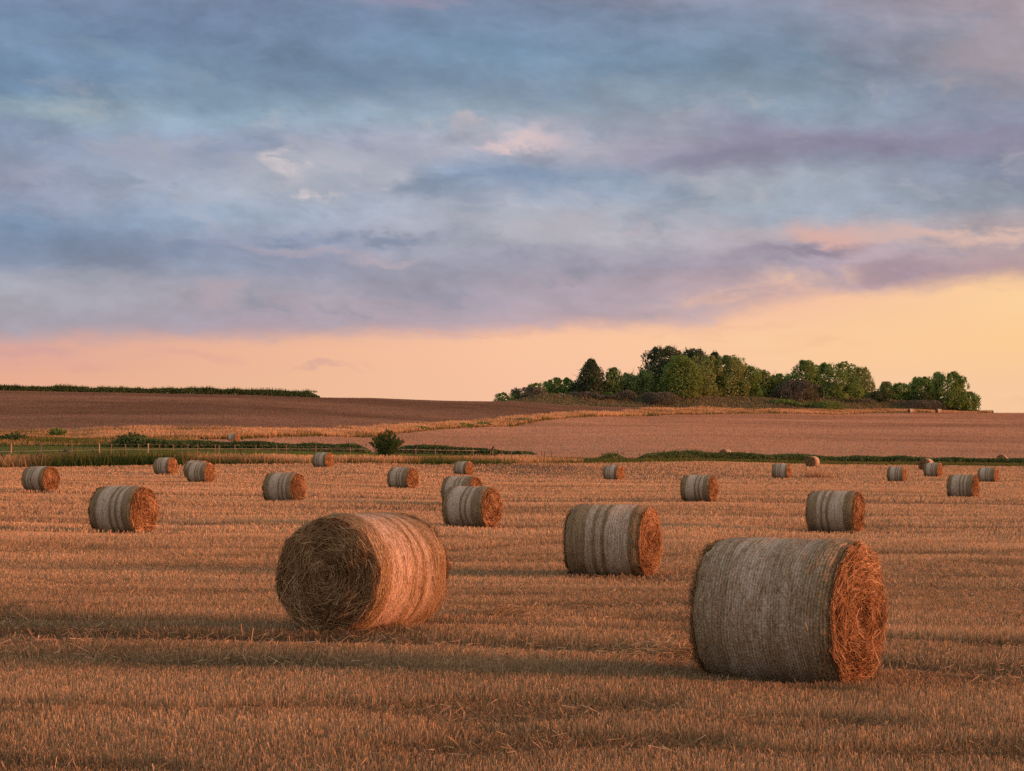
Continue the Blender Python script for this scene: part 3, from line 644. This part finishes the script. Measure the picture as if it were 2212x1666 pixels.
for xl, xr, yt, yb, turn, lod, pat, seed, ax, lab in BALES:
    X = (xl+xr)/2; H = yb-yt
    d0 = 2*BR*F/H; ds = np.arange(d0*.86, d0*1.15, .02)          # the distance where the ground lies at its foot
    gy = HY+(HC-Z((X-CX)/F*ds, ds))*F/(ds-.25*abs(math.cos(R(turn))))
    sc = 1.0; best = np.argmin(np.abs(gy-yb)+np.abs(ds-d0)/d0*60)
    d = float(ds[best]); sc = min(1.08, max(.92, H*d/F/(2*BR*.985)))
    phi = math.degrees(math.atan((X-CX)/F)); nrm_az = 180+phi-turn
    ang = R(90-nrm_az)+(0 if turn > 0 else 0)
    place_bale((X-CX)/F*d, d, float(Z((X-CX)/F*d, d))-.02, sc, ang, lod, pat, seed, ax, lab, hole=(seed == 12))
for X, d, turn, lab in ((1568, 233, -35, 'bale with only its rounded top showing over the right hedge'), (2164, 237, -8, 'dark bale top peeping over the hedge near the right edge')):
    p = at(X, d); place_bale(p.x, d, p.z-.03, 1.0, R(90-(180+math.degrees(math.atan((X-CX)/F))-turn)), 2, 1, 31, 1.0, lab)
for X, d, lab in ((1968, 574, 'faint tiny bale at the foot of the wooded bank'), (2028, 580, 'faint tiny bale below the last big tree of the wood')):
    p = at(X, d); place_bale(p.x, d, p.z, 1.1, R(20), 2, 1, 32, 1.2, lab)
# loose straw left lying on the stubble
for X, d, n, wx, lab in ((1092, 22.6, 420, .62, 'small heap of loose straw right of the big shaded-end bale'), (1465, 18.2, 520, .8, 'loose straw scattered beside the foot of the largest bale')):
    c = at(X, d); th = rng.random(n)*6.283; L = rng.uniform(.08, .3, n); u = rng.normal(0, .4, (n, 2))*np.array([wx, wx*.6])
    x = c.x+u[:, 0]; y = c.y+u[:, 1]; z = Z(x, y)+.03+np.abs(rng.normal(0, .06, n))*np.exp(-(u**2).sum(1)/(wx*wx*.3))+.06
    s = np.linspace(-.5, .5, 3); P = np.stack([x[:, None]+np.cos(th)[:, None]*L[:, None]*s, y[:, None]+np.sin(th)[:, None]*L[:, None]*s, z[:, None]+(rng.normal(0, .12, n)*L)[:, None]*s*2-(s*s)[None]*.1], -1)
    m = MB(); ribbons(m, P, np.stack([-np.sin(th)*.003, np.cos(th)*.003, np.full(n, .002)], 1), rng.normal(.6, .18, n))
    tag(m.build('straw_heap', M_straw), lab, 'loose straw', kind='stuff')

# ------------------------------------------------------------------ fences
def wood(k): 
    p = k.n('ShaderNodeTexCoord').outputs['Object']
    return diffuse(k, k.ramp(k.noise(k.mapping(p, scale=(6, 6, 1)), 3, 4), [(.3, (.10, .075, .055)), (.7, (.24, .18, .14))]), .9)
M_post = mat('weathered_post', wood)
M_newpost = mat('pale_post', lambda k: diffuse(k, (.40, .28, .21), .8))
M_dark = mat('dark_post', lambda k: diffuse(k, (.05, .04, .035), .8))
M_wire = mat('grey_wire', lambda k: diffuse(k, (.28, .27, .25), .5, spec=.5))
M_tape = mat('white_tape', lambda k: diffuse(k, (.5, .46, .40), .7))
def post(parent, X, d, h, r, M, origin):
    p = at(X, d); m = MB(); b = np.array(p)-np.array(origin); ln = rng.normal(0, .03, 2)
    tube(m, [b+(0, 0, -.2), b+(ln[0]*.5, ln[1]*.5, h*.5), b+(ln[0], ln[1], h-.03), b+(ln[0], ln[1], h)], [r, r*.97, r*.93, r*.7], 7)
    m.build('post', M, parent); return np.array(b)+(ln[0], ln[1], h)
def fence(name, label, posts, wires, M_w, rw, name_w='wire'):
    o0 = at(posts[0][0], posts[0][1]); e = tag(empty(name, o0), label, 'fence')
    tops = [(post(e, *p, o0), p[2]) for p in posts]
    for frac in wires:
        m = MB(); pts = []
        for i, (t, h) in enumerate(tops):
            pts.append(t-np.array([0, 0.06, h*(1-frac)]))
            if i < len(tops)-1: 
                n_ = (t-np.array([0, .06, h*(1-frac)])+tops[i+1][0]-np.array([0, .06, tops[i+1][1]*(1-frac)]))/2; pts.append(n_-np.array([0, 0, .02]))
        tube(m, pts, rw, 5); m.build(name_w, M_w, e)
    return e
bp = [24, 88, 155, 215, 240, 271, 299, 320, 345, 375, 406, 427, 465, 473, 508, 552, 597, 618, 682, 757, 781, 898, 940, 979, 1022, 1064, 1084, 1104, 1128, 1170, 1176, 1192]
pale = {24, 215, 320}
fence('wire_fence', 'weathered wooden post and wire fence crossing behind the green pasture',
      [(X, float(np.interp(X, [0, 700, 1200], [205, 212, 214])), 1.12 if X in pale else 1.05 if X < 700 else .95 if X < 1100 else .9, 0.075 if X in pale else .06, M_newpost if X in pale else M_post) for X in bp], (.55, .92), M_wire, .006)
fp = [-60, 45, 131, 202, 272, 345, 430, 520, 610, 700, 781, 862, 897, 980, 1030]
fence('electric_fence', 'low electric fence of thin dark posts and white tape beside the weedy grass',
      [(X, float(np.interp(X, [0, 500, 1030], [180, 186, 192])), .98, .05, M_dark) for X in fp], (.94,), M_tape, .012, 'tape')

# ------------------------------------------------------------------ hedges, shrubs and trees
def envelope(kind, u):
    if kind == 'cone': return np.clip((1.02-u), 0, 1)**.85*ss(u, -.18, .2)
    if kind == 'plume': return np.sqrt(np.clip(1-((u-.40)/.62)**2, 0, 1))*(1-.25*u)
    return np.sqrt(np.clip(1-((u-.42)/.60)**2, 0, 1))
def foliage(H, Wd, kind, n, size, spikes=0, gap=0.0, low=.05, seed=1, depth=1.0):
    g = np.random.default_rng(seed); m = MB()
    nl = int(20+Wd*1.8); n = int(n*2.6); size = size*1.12; P = []; N = []; T = []
    for i in range(nl):
        u = low+(.96-low)*((i+.5)/nl)**1.1; e = float(envelope(kind, np.array(u)))*Wd/2
        lr = max(.13*Wd, min(.30*Wd, .19*H))*g.uniform(.55, 1.25)*(1-.6*ss(u, .6, 1))
        an = i*2.4+g.normal(0, .4); rr = max(0, e-lr*.65)*g.uniform(.5, 1.1)
        c = np.array([math.cos(an)*rr, math.sin(an)*rr*depth, u*H])
        k = int(n/nl); dv = g.normal(size=(k, 3)); dv /= np.linalg.norm(dv, axis=1, keepdims=True)
        rad_ = lr*(.45+.6*g.random(k)**.4)
        p = c+dv*rad_[:, None]*np.array([1, depth, .95 if kind != 'plume' else 1.25])
        P.append(p); N.append(dv*.8+g.normal(0, .6, (k, 3))+np.array([0, 0, .35])); T.append(np.clip(g.normal(.5+g.normal(0, .12), .16, k), 0, 1))
    P = np.concatenate(P); N = np.concatenate(N); T = np.concatenate(T)
    keep = (P[:, 2] > .05) & (P[:, 2] < H*1.02)
    if gap > 0: keep &= fbm(P[:, 0]*.9+seed, P[:, 2]*.9+P[:, 1]*.4, 2) > gap
    global rng
    cards(m, P[keep], N[keep], size*(.6+.8*g.random(keep.sum())), .75, T[keep])
    for i in range(spikes):       # twiggy tips breaking the outline
        u = g.uniform(.12, 1.0)**.7; an = g.random()*6.283; e = float(envelope(kind, np.array(min(u, .97))))*Wd/2
        b = np.array([math.cos(an)*e*.85, math.sin(an)*e*.85*depth, min(u, .97)*H*.97])
        dr = np.array([math.cos(an)*(1.1-u), math.sin(an)*(1.1-u), .35+1.1*u]); dr /= np.linalg.norm(dr)
        L = g.uniform(.05, .12)*H; k = 6; s = np.linspace(0, 1, k)[:, None]
        cards(m, b+dr*L*s, g.normal(size=(k, 3)), size*(1.0-.65*s[:, 0]), .8, np.clip(g.normal(.42, .15, k), 0, 1))
    return m
M_bark = mat('bark', lambda k: diffuse(k, k.ramp(k.noise(k.n('ShaderNodeTexCoord').outputs['Object'], 3, 4), [(.3, (.05, .04, .03)), (.7, (.13, .11, .09))]), .95))
M_pale = mat('pale_bark', lambda k: diffuse(k, k.ramp(k.noise(k.n('ShaderNodeTexCoord').outputs['Object'], 2, 4), [(.3, (.25, .24, .22)), (.7, (.5, .48, .45))]), .95))
def trunk(H, Wd, seed, M=None, limbs=6, r=None):
    g = random.Random(seed); m = MB(); r = r or .018*H+.05
    tube(m, [(0, 0, -.3), (g.uniform(-.1, .1), 0, H*.2), (g.uniform(-.2, .2), .1, H*.5), (g.uniform(-.3, .3), 0, H*.85)], [r*1.25, r, r*.7, r*.2], 8)
    for i in range(limbs):
        z0 = H*(.15+.5*i/limbs); an = i*2.4+g.uniform(-.4, .4); e = Wd*.36
        tube(m, [(0, 0, z0), (math.cos(an)*e*.45, math.sin(an)*e*.45, z0+H*.12), (math.cos(an)*e, math.sin(an)*e, z0+H*.26)], [r*.5, r*.33, r*.1], 6)
    return m
def tree(name, label, cat, sx0, sx1, sy, d, shape, leaf, n, size, spikes=0, gap=0.0, group=None, low=.06, seed=None, sunk=0.0, bark=None, parts=('trunk', 'crown')):
    """sx0..sx1, sy: picture extent (2500 px wide picture) turned into real width and height at distance d"""
    X = (sx0+sx1)/2/2500*2212; p = at(X, d); Wd = (sx1-sx0)/2500*2212*d/F*1.4; gap *= .6
    H = zof(d, sy/2500*2212)-p.z+sunk
    seed = seed or int(sx0*7+sy)
    e = tag(empty(name, (p.x, p.y, p.z-sunk), (seed % 60)*.1), label, cat, group)
    trunk(H, Wd, seed, limbs=7).build(parts[0], bark or M_bark, e, True)
    foliage(H*.985, Wd, shape, n, size, int(spikes*2.2), gap, low, seed).build(parts[1], M_leaf[leaf], e)
    return e
WOOD = 'trees of the wood on the hill'
for a in (
 ('dark_conifer', 'dark pointed conifer standing out alone at the left of the wood', 'tree', 1396, 1490, 876, 566, 'cone', 'dark', 3600, .52, 90, 0),
 ('dark_conifer', 'tallest dark conifer at the top left of the main clump', 'tree', 1578, 1672, 845, 582, 'round', 'dark', 4200, .55, 120, 0),
 ('dark_conifer', 'dark conifer top showing behind the olive tree of the main clump', 'tree', 1655, 1730, 851, 592, 'round', 'dark', 3000, .55, 90, 0),
 ('dark_conifer', 'dark spiky conifer top at the right back of the main clump', 'tree', 1715, 1775, 858, 594, 'cone', 'dark', 2400, .55, 90, 0),
 ('willow_tree', 'bright green full tree in front of the tallest conifer', 'tree', 1622, 1704, 869, 566, 'plume', 'light', 3800, .46, 20, 0),
 ('willow_tree', 'rounded olive green tree in the middle of the main clump', 'tree', 1674, 1762, 866, 576, 'round', 'olive', 4000, .46, 20, 0),
 ('willow_tree', 'tall brownish green tree at the right of the main clump', 'tree', 1740, 1826, 868, 580, 'plume', 'olive', 4000, .46, 40, .22),
 ('slender_tree', 'yellow green slender tree touching the pointed conifer', 'tree', 1476, 1518, 897, 568, 'plume', 'light', 1700, .42, 20, .25),
 ('slender_tree', 'thin airy tree in the gap right of the pointed conifer', 'tree', 1508, 1560, 910, 572, 'plume', 'olive', 1400, .40, 30, .42),
 ('slender_tree', 'small airy olive tree left of the tallest conifer', 'tree', 1548, 1604, 902, 570, 'plume', 'olive', 1900, .42, 30, .30),
 ('broadleaf_tree', 'green broadleaf tree sloping down from the right of the main clump', 'tree', 1806, 1856, 892, 584, 'round', 'mid', 2200, .44, 30, .25),
 ('broadleaf_tree', 'small twin-topped tree in the dip between the two clumps', 'tree', 1842, 1884, 903, 588, 'plume', 'olive', 1500, .42, 40, .38),
 ('broadleaf_tree', 'low green tree left of the purple bush', 'tree', 1872, 1934, 912, 590, 'round', 'mid', 2400, .44, 30, .15),
 ('broadleaf_tree', 'tall ragged pale tree behind the purple bush', 'tree', 1934, 2002, 880, 590, 'plume', 'light', 2700, .44, 60, .30),
 ('broadleaf_tree', 'largest rounded tree of the right clump, with pale forked trunk', 'tree', 1986, 2086, 884, 594, 'round', 'mid', 4600, .46, 50, .16),
 ('broadleaf_tree', 'ragged brownish tree at the right end of the second clump', 'tree', 2074, 2132, 896, 598, 'plume', 'olive', 2000, .42, 60, .36),
 ('broadleaf_tree', 'thin tree at the left of the last clump', 'tree', 2146, 2182, 932, 602, 'plume', 'olive', 1300, .40, 40, .34),
 ('broadleaf_tree', 'low light green tree in the middle of the last clump', 'tree', 2174, 2222, 934, 603, 'round', 'mid', 1700, .42, 30, .25),
 ('broadleaf_tree', 'paired green trees leaning on the last big tree', 'tree', 2212, 2286, 920, 604, 'plume', 'mid', 2700, .44, 60, .25),
 ('broadleaf_tree', 'biggest round dense green tree near the right end of the wood', 'tree', 2270, 2358, 908, 606, 'round', 'mid', 4200, .48, 80, .08),
 ('broadleaf_tree', 'small tree at the very right end of the wood', 'tree', 2338, 2388, 956, 608, 'round', 'mid', 1500, .42, 60, .30),
 ('broadleaf_tree', 'small open tree at the far left end of the wood', 'tree', 1286, 1330, 935, 562, 'round', 'mid', 1000, .40, 40, .36),
 ('broadleaf_tree', 'rounded green tree left of the pointed conifer', 'tree', 1332, 1406, 922, 568, 'round', 'mid', 2700, .44, 40, .12),
):
    e = tree(*a, group=WOOD)
    if 'pale forked' in a[1]:        # its bleached trunk stands clear of the leaves
        m = MB(); rz = -e.rotation_euler.z; ox, oy = (2005-2036)/2500*2212*a[6]/F, -4.6
        q = lambda x, y, z: (math.cos(rz)*(ox+x)-math.sin(rz)*(oy+y), math.sin(rz)*(ox+x)+math.cos(rz)*(oy+y), z)
        tube(m, [q(0, 0, -.2), q(.1, 0, 1.6), q(-.1, 0, 3.2)], [.34, .28, .24], 7)
        tube(m, [q(-.1, 0, 3.1), q(-.7, 0, 4.2), q(-.8, .1, 5.0)], [.2, .15, .07], 6)
        tube(m, [q(-.1, 0, 3.1), q(.7, 0, 4.0), q(1.6, .1, 4.7)], [.2, .15, .06], 6)
        m.build('bare_trunk', M_pale, e, True)
BUSH = 'bushes along the foot of the wood'
for a in (
 ('bush', 'purple brown leafless bush at the left end of the wood', 'bush', 1258, 1330, 946, 552, 'round', 'brush', 1700, .36, 60, .1),
 ('bush', 'low green bush at the tip of the wooded bank on the left', 'bush', 1212, 1272, 958, 550, 'round', 'mid', 1100, .34, 40, 0),
 ('bush', 'purple brown brush beneath the pointed conifer', 'bush', 1388, 1452, 958, 552, 'round', 'brush', 1700, .36, 60, .1),
 ('bush', 'second purple brush right of the pointed conifer foot', 'bush', 1444, 1500, 966, 553, 'round', 'brush', 1300, .36, 60, .1),
 ('bush', 'yellow green bush between purple brush', 'bush', 1470, 1498, 958, 558, 'round', 'light', 600, .34, 20, .1),
 ('bush', 'purple bush below the thin airy tree', 'bush', 1504, 1552, 954, 555, 'round', 'brush', 1200, .36, 60, .1),
 ('bush', 'fallen twiggy purple brush below the tallest conifer', 'bush', 1574, 1640, 958, 556, 'round', 'brush', 1500, .36, 80, .1),
 ('bush', 'dark bush under the slope of the main clump', 'bush', 1820, 1866, 938, 582, 'round', 'mid', 1100, .38, 20, .1),
 ('bush', 'large dark purple bush between the two clumps', 'bush', 1902, 1984, 928, 584, 'round', 'brush', 2400, .40, 80, .08),
 ('bush', 'green low bush right of the large purple bush', 'bush', 1985, 2050, 980, 580, 'round', 'light', 1000, .34, 30, 0),
 ('bush', 'green low bush left of the large purple bush', 'bush', 1930, 1980, 984, 579, 'round', 'mid', 800, .34, 30, 0),
 ('bush', 'grey green bush on the bank below the main clump', 'bush', 1876, 1936, 976, 577, 'round', 'mid', 1000, .34, 30, 0),
 ('bush', 'dark bush at the left foot of the last clump', 'bush', 2122, 2166, 955, 596, 'round', 'dark', 1200, .38, 40, .05),
 ('bush', 'purplish heathy bush on the bank right of the second clump', 'bush', 2048, 2124, 976, 592, 'round', 'brush', 1300, .36, 40, 0),
 ('bush', 'purplish low brush below the last big tree', 'bush', 2190, 2290, 978, 598, 'round', 'brush', 1500, .36, 40, 0),
 ('bush', 'dark small bush in the middle of the last clump', 'bush', 2236, 2270, 956, 600, 'round', 'dark', 700, .38, 30, .05),
): tree(*a, group=BUSH, low=.02, sunk=.4, parts=('stem', 'foliage'))
# (thickets are added after the hedge builder)
# the lone shrub at the field edge and two bushes at far left
def shrub(name, label, X, d, Wd, H, leaf, n, size, fan=0, group=None):
    p = at(X, d); e = tag(empty(name, p), label, 'shrub', group); seed = int(X*3+7); g = np.random.default_rng(seed)
    m = MB()
    tips = []
    for i in range(max(8, fan)):
        an = i*2.4; sp = Wd*.5*math.sqrt((i+.5)/max(8, fan)); z1 = H*(1.0-.42*(sp/(Wd*.5))**1.6)*g.uniform(.85, 1.04)
        b = np.array([math.cos(an)*.12, math.sin(an)*.12, -.1]); t = np.array([math.cos(an)*sp, math.sin(an)*sp, z1])
        mid = b*.4+t*.6-np.array([math.cos(an), math.sin(an), 0])*sp*.12
        tube(m, [b, mid, t], [.035, .02, .006], 5); tips.append((b, mid, t))
    m.build('stem', M_bark, e, True)
    fm = MB(); k = n//len(tips)
    for b, mid, t in tips:
        s = g.random(k)**.75; s = .12+.9*s; q = ((1-s)**2)[:, None]*b+(2*s*(1-s))[:, None]*mid+(s**2)[:, None]*t
        q = q+g.normal(0, 1, (k, 3))*(.16*Wd*.5*(1.15-s))[:, None]*np.array([1, 1, .7])
        q = q[q[:, 2] > .03]
        cards(fm, q, g.normal(size=(len(q), 3))+np.array([0, 0, .4]), size*(.5+.8*g.random(len(q))), .55, np.clip(g.normal(.45, .18, len(q)), 0, 1))
    fm.build('foliage', M_leaf[leaf], e); return e
shrub('shrub', 'lone dark green shrub with spreading upright shoots at the field edge', 835, 173, 3.3, 3.05, 'shrub', 9500, .13, 46)
shrub('shrub', 'dark rounded bush at the back of the pasture, far left edge', 30, 262, 4.2, 1.5, 'hedge', 1600, .26, 20)
shrub('shrub', 'bright dark green bush in front of the upper field on the left', 125, 284, 3.2, 1.75, 'mid', 1600, .26, 20)
for X, d, Wd, H, lf, lab in ((285, 268, 4.5, 1.5, 'hedge', 'bramble bush at the left end of the dark hedge'), (1000, 372, 4.5, 1.0, 'mid', 'green bush sitting in the golden grass band left of its middle'), (1045, 385, 4.0, 1.1, 'olive', 'olive bush in the golden grass band above the lone shrub'), (1130, 410, 5.0, 1.1, 'mid', 'green bush in the golden grass band right of its middle'), (905, 350, 5, .9, 'mid', 'low green bush at the left of the golden grass band')):
    shrub('shrub', lab, X, d, Wd, H, lf, 1100, .3, 16)
def hedge(name, label, X0, X1, dfun, h, wd, n, leaf, size, taper=1.0, twigs=0, jag=.5):
    g = np.random.default_rng(int(X0+abs(X1)*3)+5); n = int(n*2.4); X = g.uniform(X0, X1, n); hv = h(X) if callable(h) else np.full(n, h)
    lump = fbm((X-X0)*.02*(dfun(X)/240), X*0+3.3, 4); hv = hv*(1-jag+2*jag*lump); en = np.minimum((X-X0), (X1-X))/25.0
    hv = hv*np.clip(en, .12, 1)**.5
    u = g.normal(0, .42, n)*wd; zz = g.random(n)**.7; d = dfun(X)+u*(1-.45*zz)
    x = (X-CX)/F*dfun(X); y = d; z = Z(x, y)+zz*hv*(1-.12*(u/wd)**2)
    N = np.stack([g.normal(0, .7, n), g.normal(-.3, .8, n), g.normal(.4, .6, n)], 1)
    m = MB(); cards(m, np.stack([x, y, z], 1), N, size*(.5+.9*g.random(n)), .7, np.clip(g.normal(.45, .17, n)+.5*(fbm(x*.3, z*.8+y*.1, 2)-.5), 0, 1))
    if twigs:
        X = g.uniform(X0+4, X1-4, twigs); d = dfun(X); x = (X-CX)/F*d; hv = (h(X) if callable(h) else h)*(1-jag+2*jag*fbm((X-X0)*.02*(d/240), X*0+3.3, 4)); k = g.uniform(.15, .5, twigs)*hv
        blades(m, np.stack([x, d, Z(x, d)+hv*.9], 1), k, size*.35, g.random(twigs)*3.14, k*g.normal(0, .3, twigs), 0, .35, .5, .2)
    return tag(m.build(name, M_leaf[leaf]), label, 'hedge')
hedge('hedge', 'dark bramble hedge between the green pasture and the hill', 230, 800, B_HEDGE, lambda X: np.interp(X, [230, 290, 340, 800], [.9, 1.15, .95, .95]), 2.0, 9000, 'hedge', .30, twigs=200, jag=.3)
hedge('hedge', 'low dark hedge right of the lone shrub, thinning out along the wire fence', 850, 1160, B_HEDGE, lambda X: np.interp(X, [850, 1000, 1060, 1160], [1.0, 1.0, .75, .45]), 1.6, 4500, 'hedge', .28, twigs=120, jag=.3)
hedge('hedge', 'long dark green hedge along the right end of the stubble field', 1375, 2560, lambda X: B_FIELD(X)+10.5, lambda X: np.interp(X, [1375, 1500, 2100, 2560], [.7, .95, .85, .8]), 1.6, 15000, 'hedge', .28, twigs=420, jag=.28)
hedge('hedge', 'short green hedge clump left of the long right hedge', 1290, 1352, lambda X: B_FIELD(X)+10, .75, 1.5, 900, 'hedge', .28, twigs=40, jag=.35)
hedge('hedge', 'dark hedge along the skyline of the upper left field', -420, 690, lambda X: np.interp(X, [-420, 0, 690], [482, 482, 497]), lambda X: np.interp(X, [-420, 0, 400, 600, 690], [1.5, 1.5, 1.65, 1.85, 1.7]), 1.4, 26000, 'hedge', .36, twigs=2600, jag=.3)

for lf, lab, h_, n_, dx in (('olive', 'olive green weeds in the rough edge at the left of the field', .85, 1700, 3.5), ('brush', 'brown dead weeds in the rough edge at the left of the field', 1.0, 1300, 2.0), ('mid', 'dark green nettles at the left field edge', .7, 500, 1.5)):
    o = hedge('weeds', lab, -330, 430, lambda X: B_FIELD(X)+dx, lambda X: h_*np.clip(2.2*vnoise(X*.035+dx*5, X*0+dx)-.45, 0, 1.2), .8, n_, lf, .2, twigs=500, jag=.4); o['category'] = 'weeds'; o['kind'] = 'stuff'
hedge('thicket', 'green undergrowth filling the foot of the main clump of the wood', 1225, 1885, lambda X: MOUND(X)+26, lambda X: np.interp(X, [1225, 1300, 1400, 1600, 1885], [3.4, 5.0, 7.5, 7.2, 5.5]), 3.0, 12000, 'olive', .62, twigs=160, jag=.35)['category'] = 'thicket'
hedge('thicket', 'darker undergrowth joining the trees of the last clump', 1880, 2100, lambda X: MOUND(X)+22, lambda X: np.interp(X, [1880, 1960, 2100], [2.6, 3.6, 3.0]), 3.0, 3200, 'mid', .6, twigs=60, jag=.35)['category'] = 'thicket'
# ------------------------------------------------------------------ birds on the fence
M_bird = mat('dark_feathers', lambda k: diffuse(k, (.02, .018, .018), .6))
for X, d, hh, rz, lab in ((898, 212.9, .95, .3, 'dark bird perched on a fence post right of the lone shrub'), (1064, 213.5, .95, -.3, 'dark bird perched on a fence post near the end of the low hedge')):
    p = at(X, d, hh+.0); e = tag(empty('perched_bird', p, rz), lab, 'bird'); m = MB()
    tube(m, [(-.17, 0, .06), (-.10, 0, .12), (0, 0, .18), (.07, 0, .26), (.10, 0, .33), (.13, 0, .37), (.17, 0, .365)], [.025, .055, .085, .085, .055, .05, .02], 10)
    m.build('body', M_bird, e, True)
    m = MB(); tube(m, [(.165, 0, .362), (.21, 0, .352)], [.014, .003], 6); m.build('beak', M_bird, e)
    m = MB(); tube(m, [(-.14, 0, .09), (-.30, 0, -.02), (-.36, 0, -.06)], [.035, .03, .02], 6); m.build('tail', M_bird, e)
    for s in (-1, 1):
        m = MB(); tube(m, [(.0, s*.03, .12), (.01, s*.03, .03), (.01, s*.03, .0)], [.012, .008, .012], 6); m.build('leg', M_bird, e)
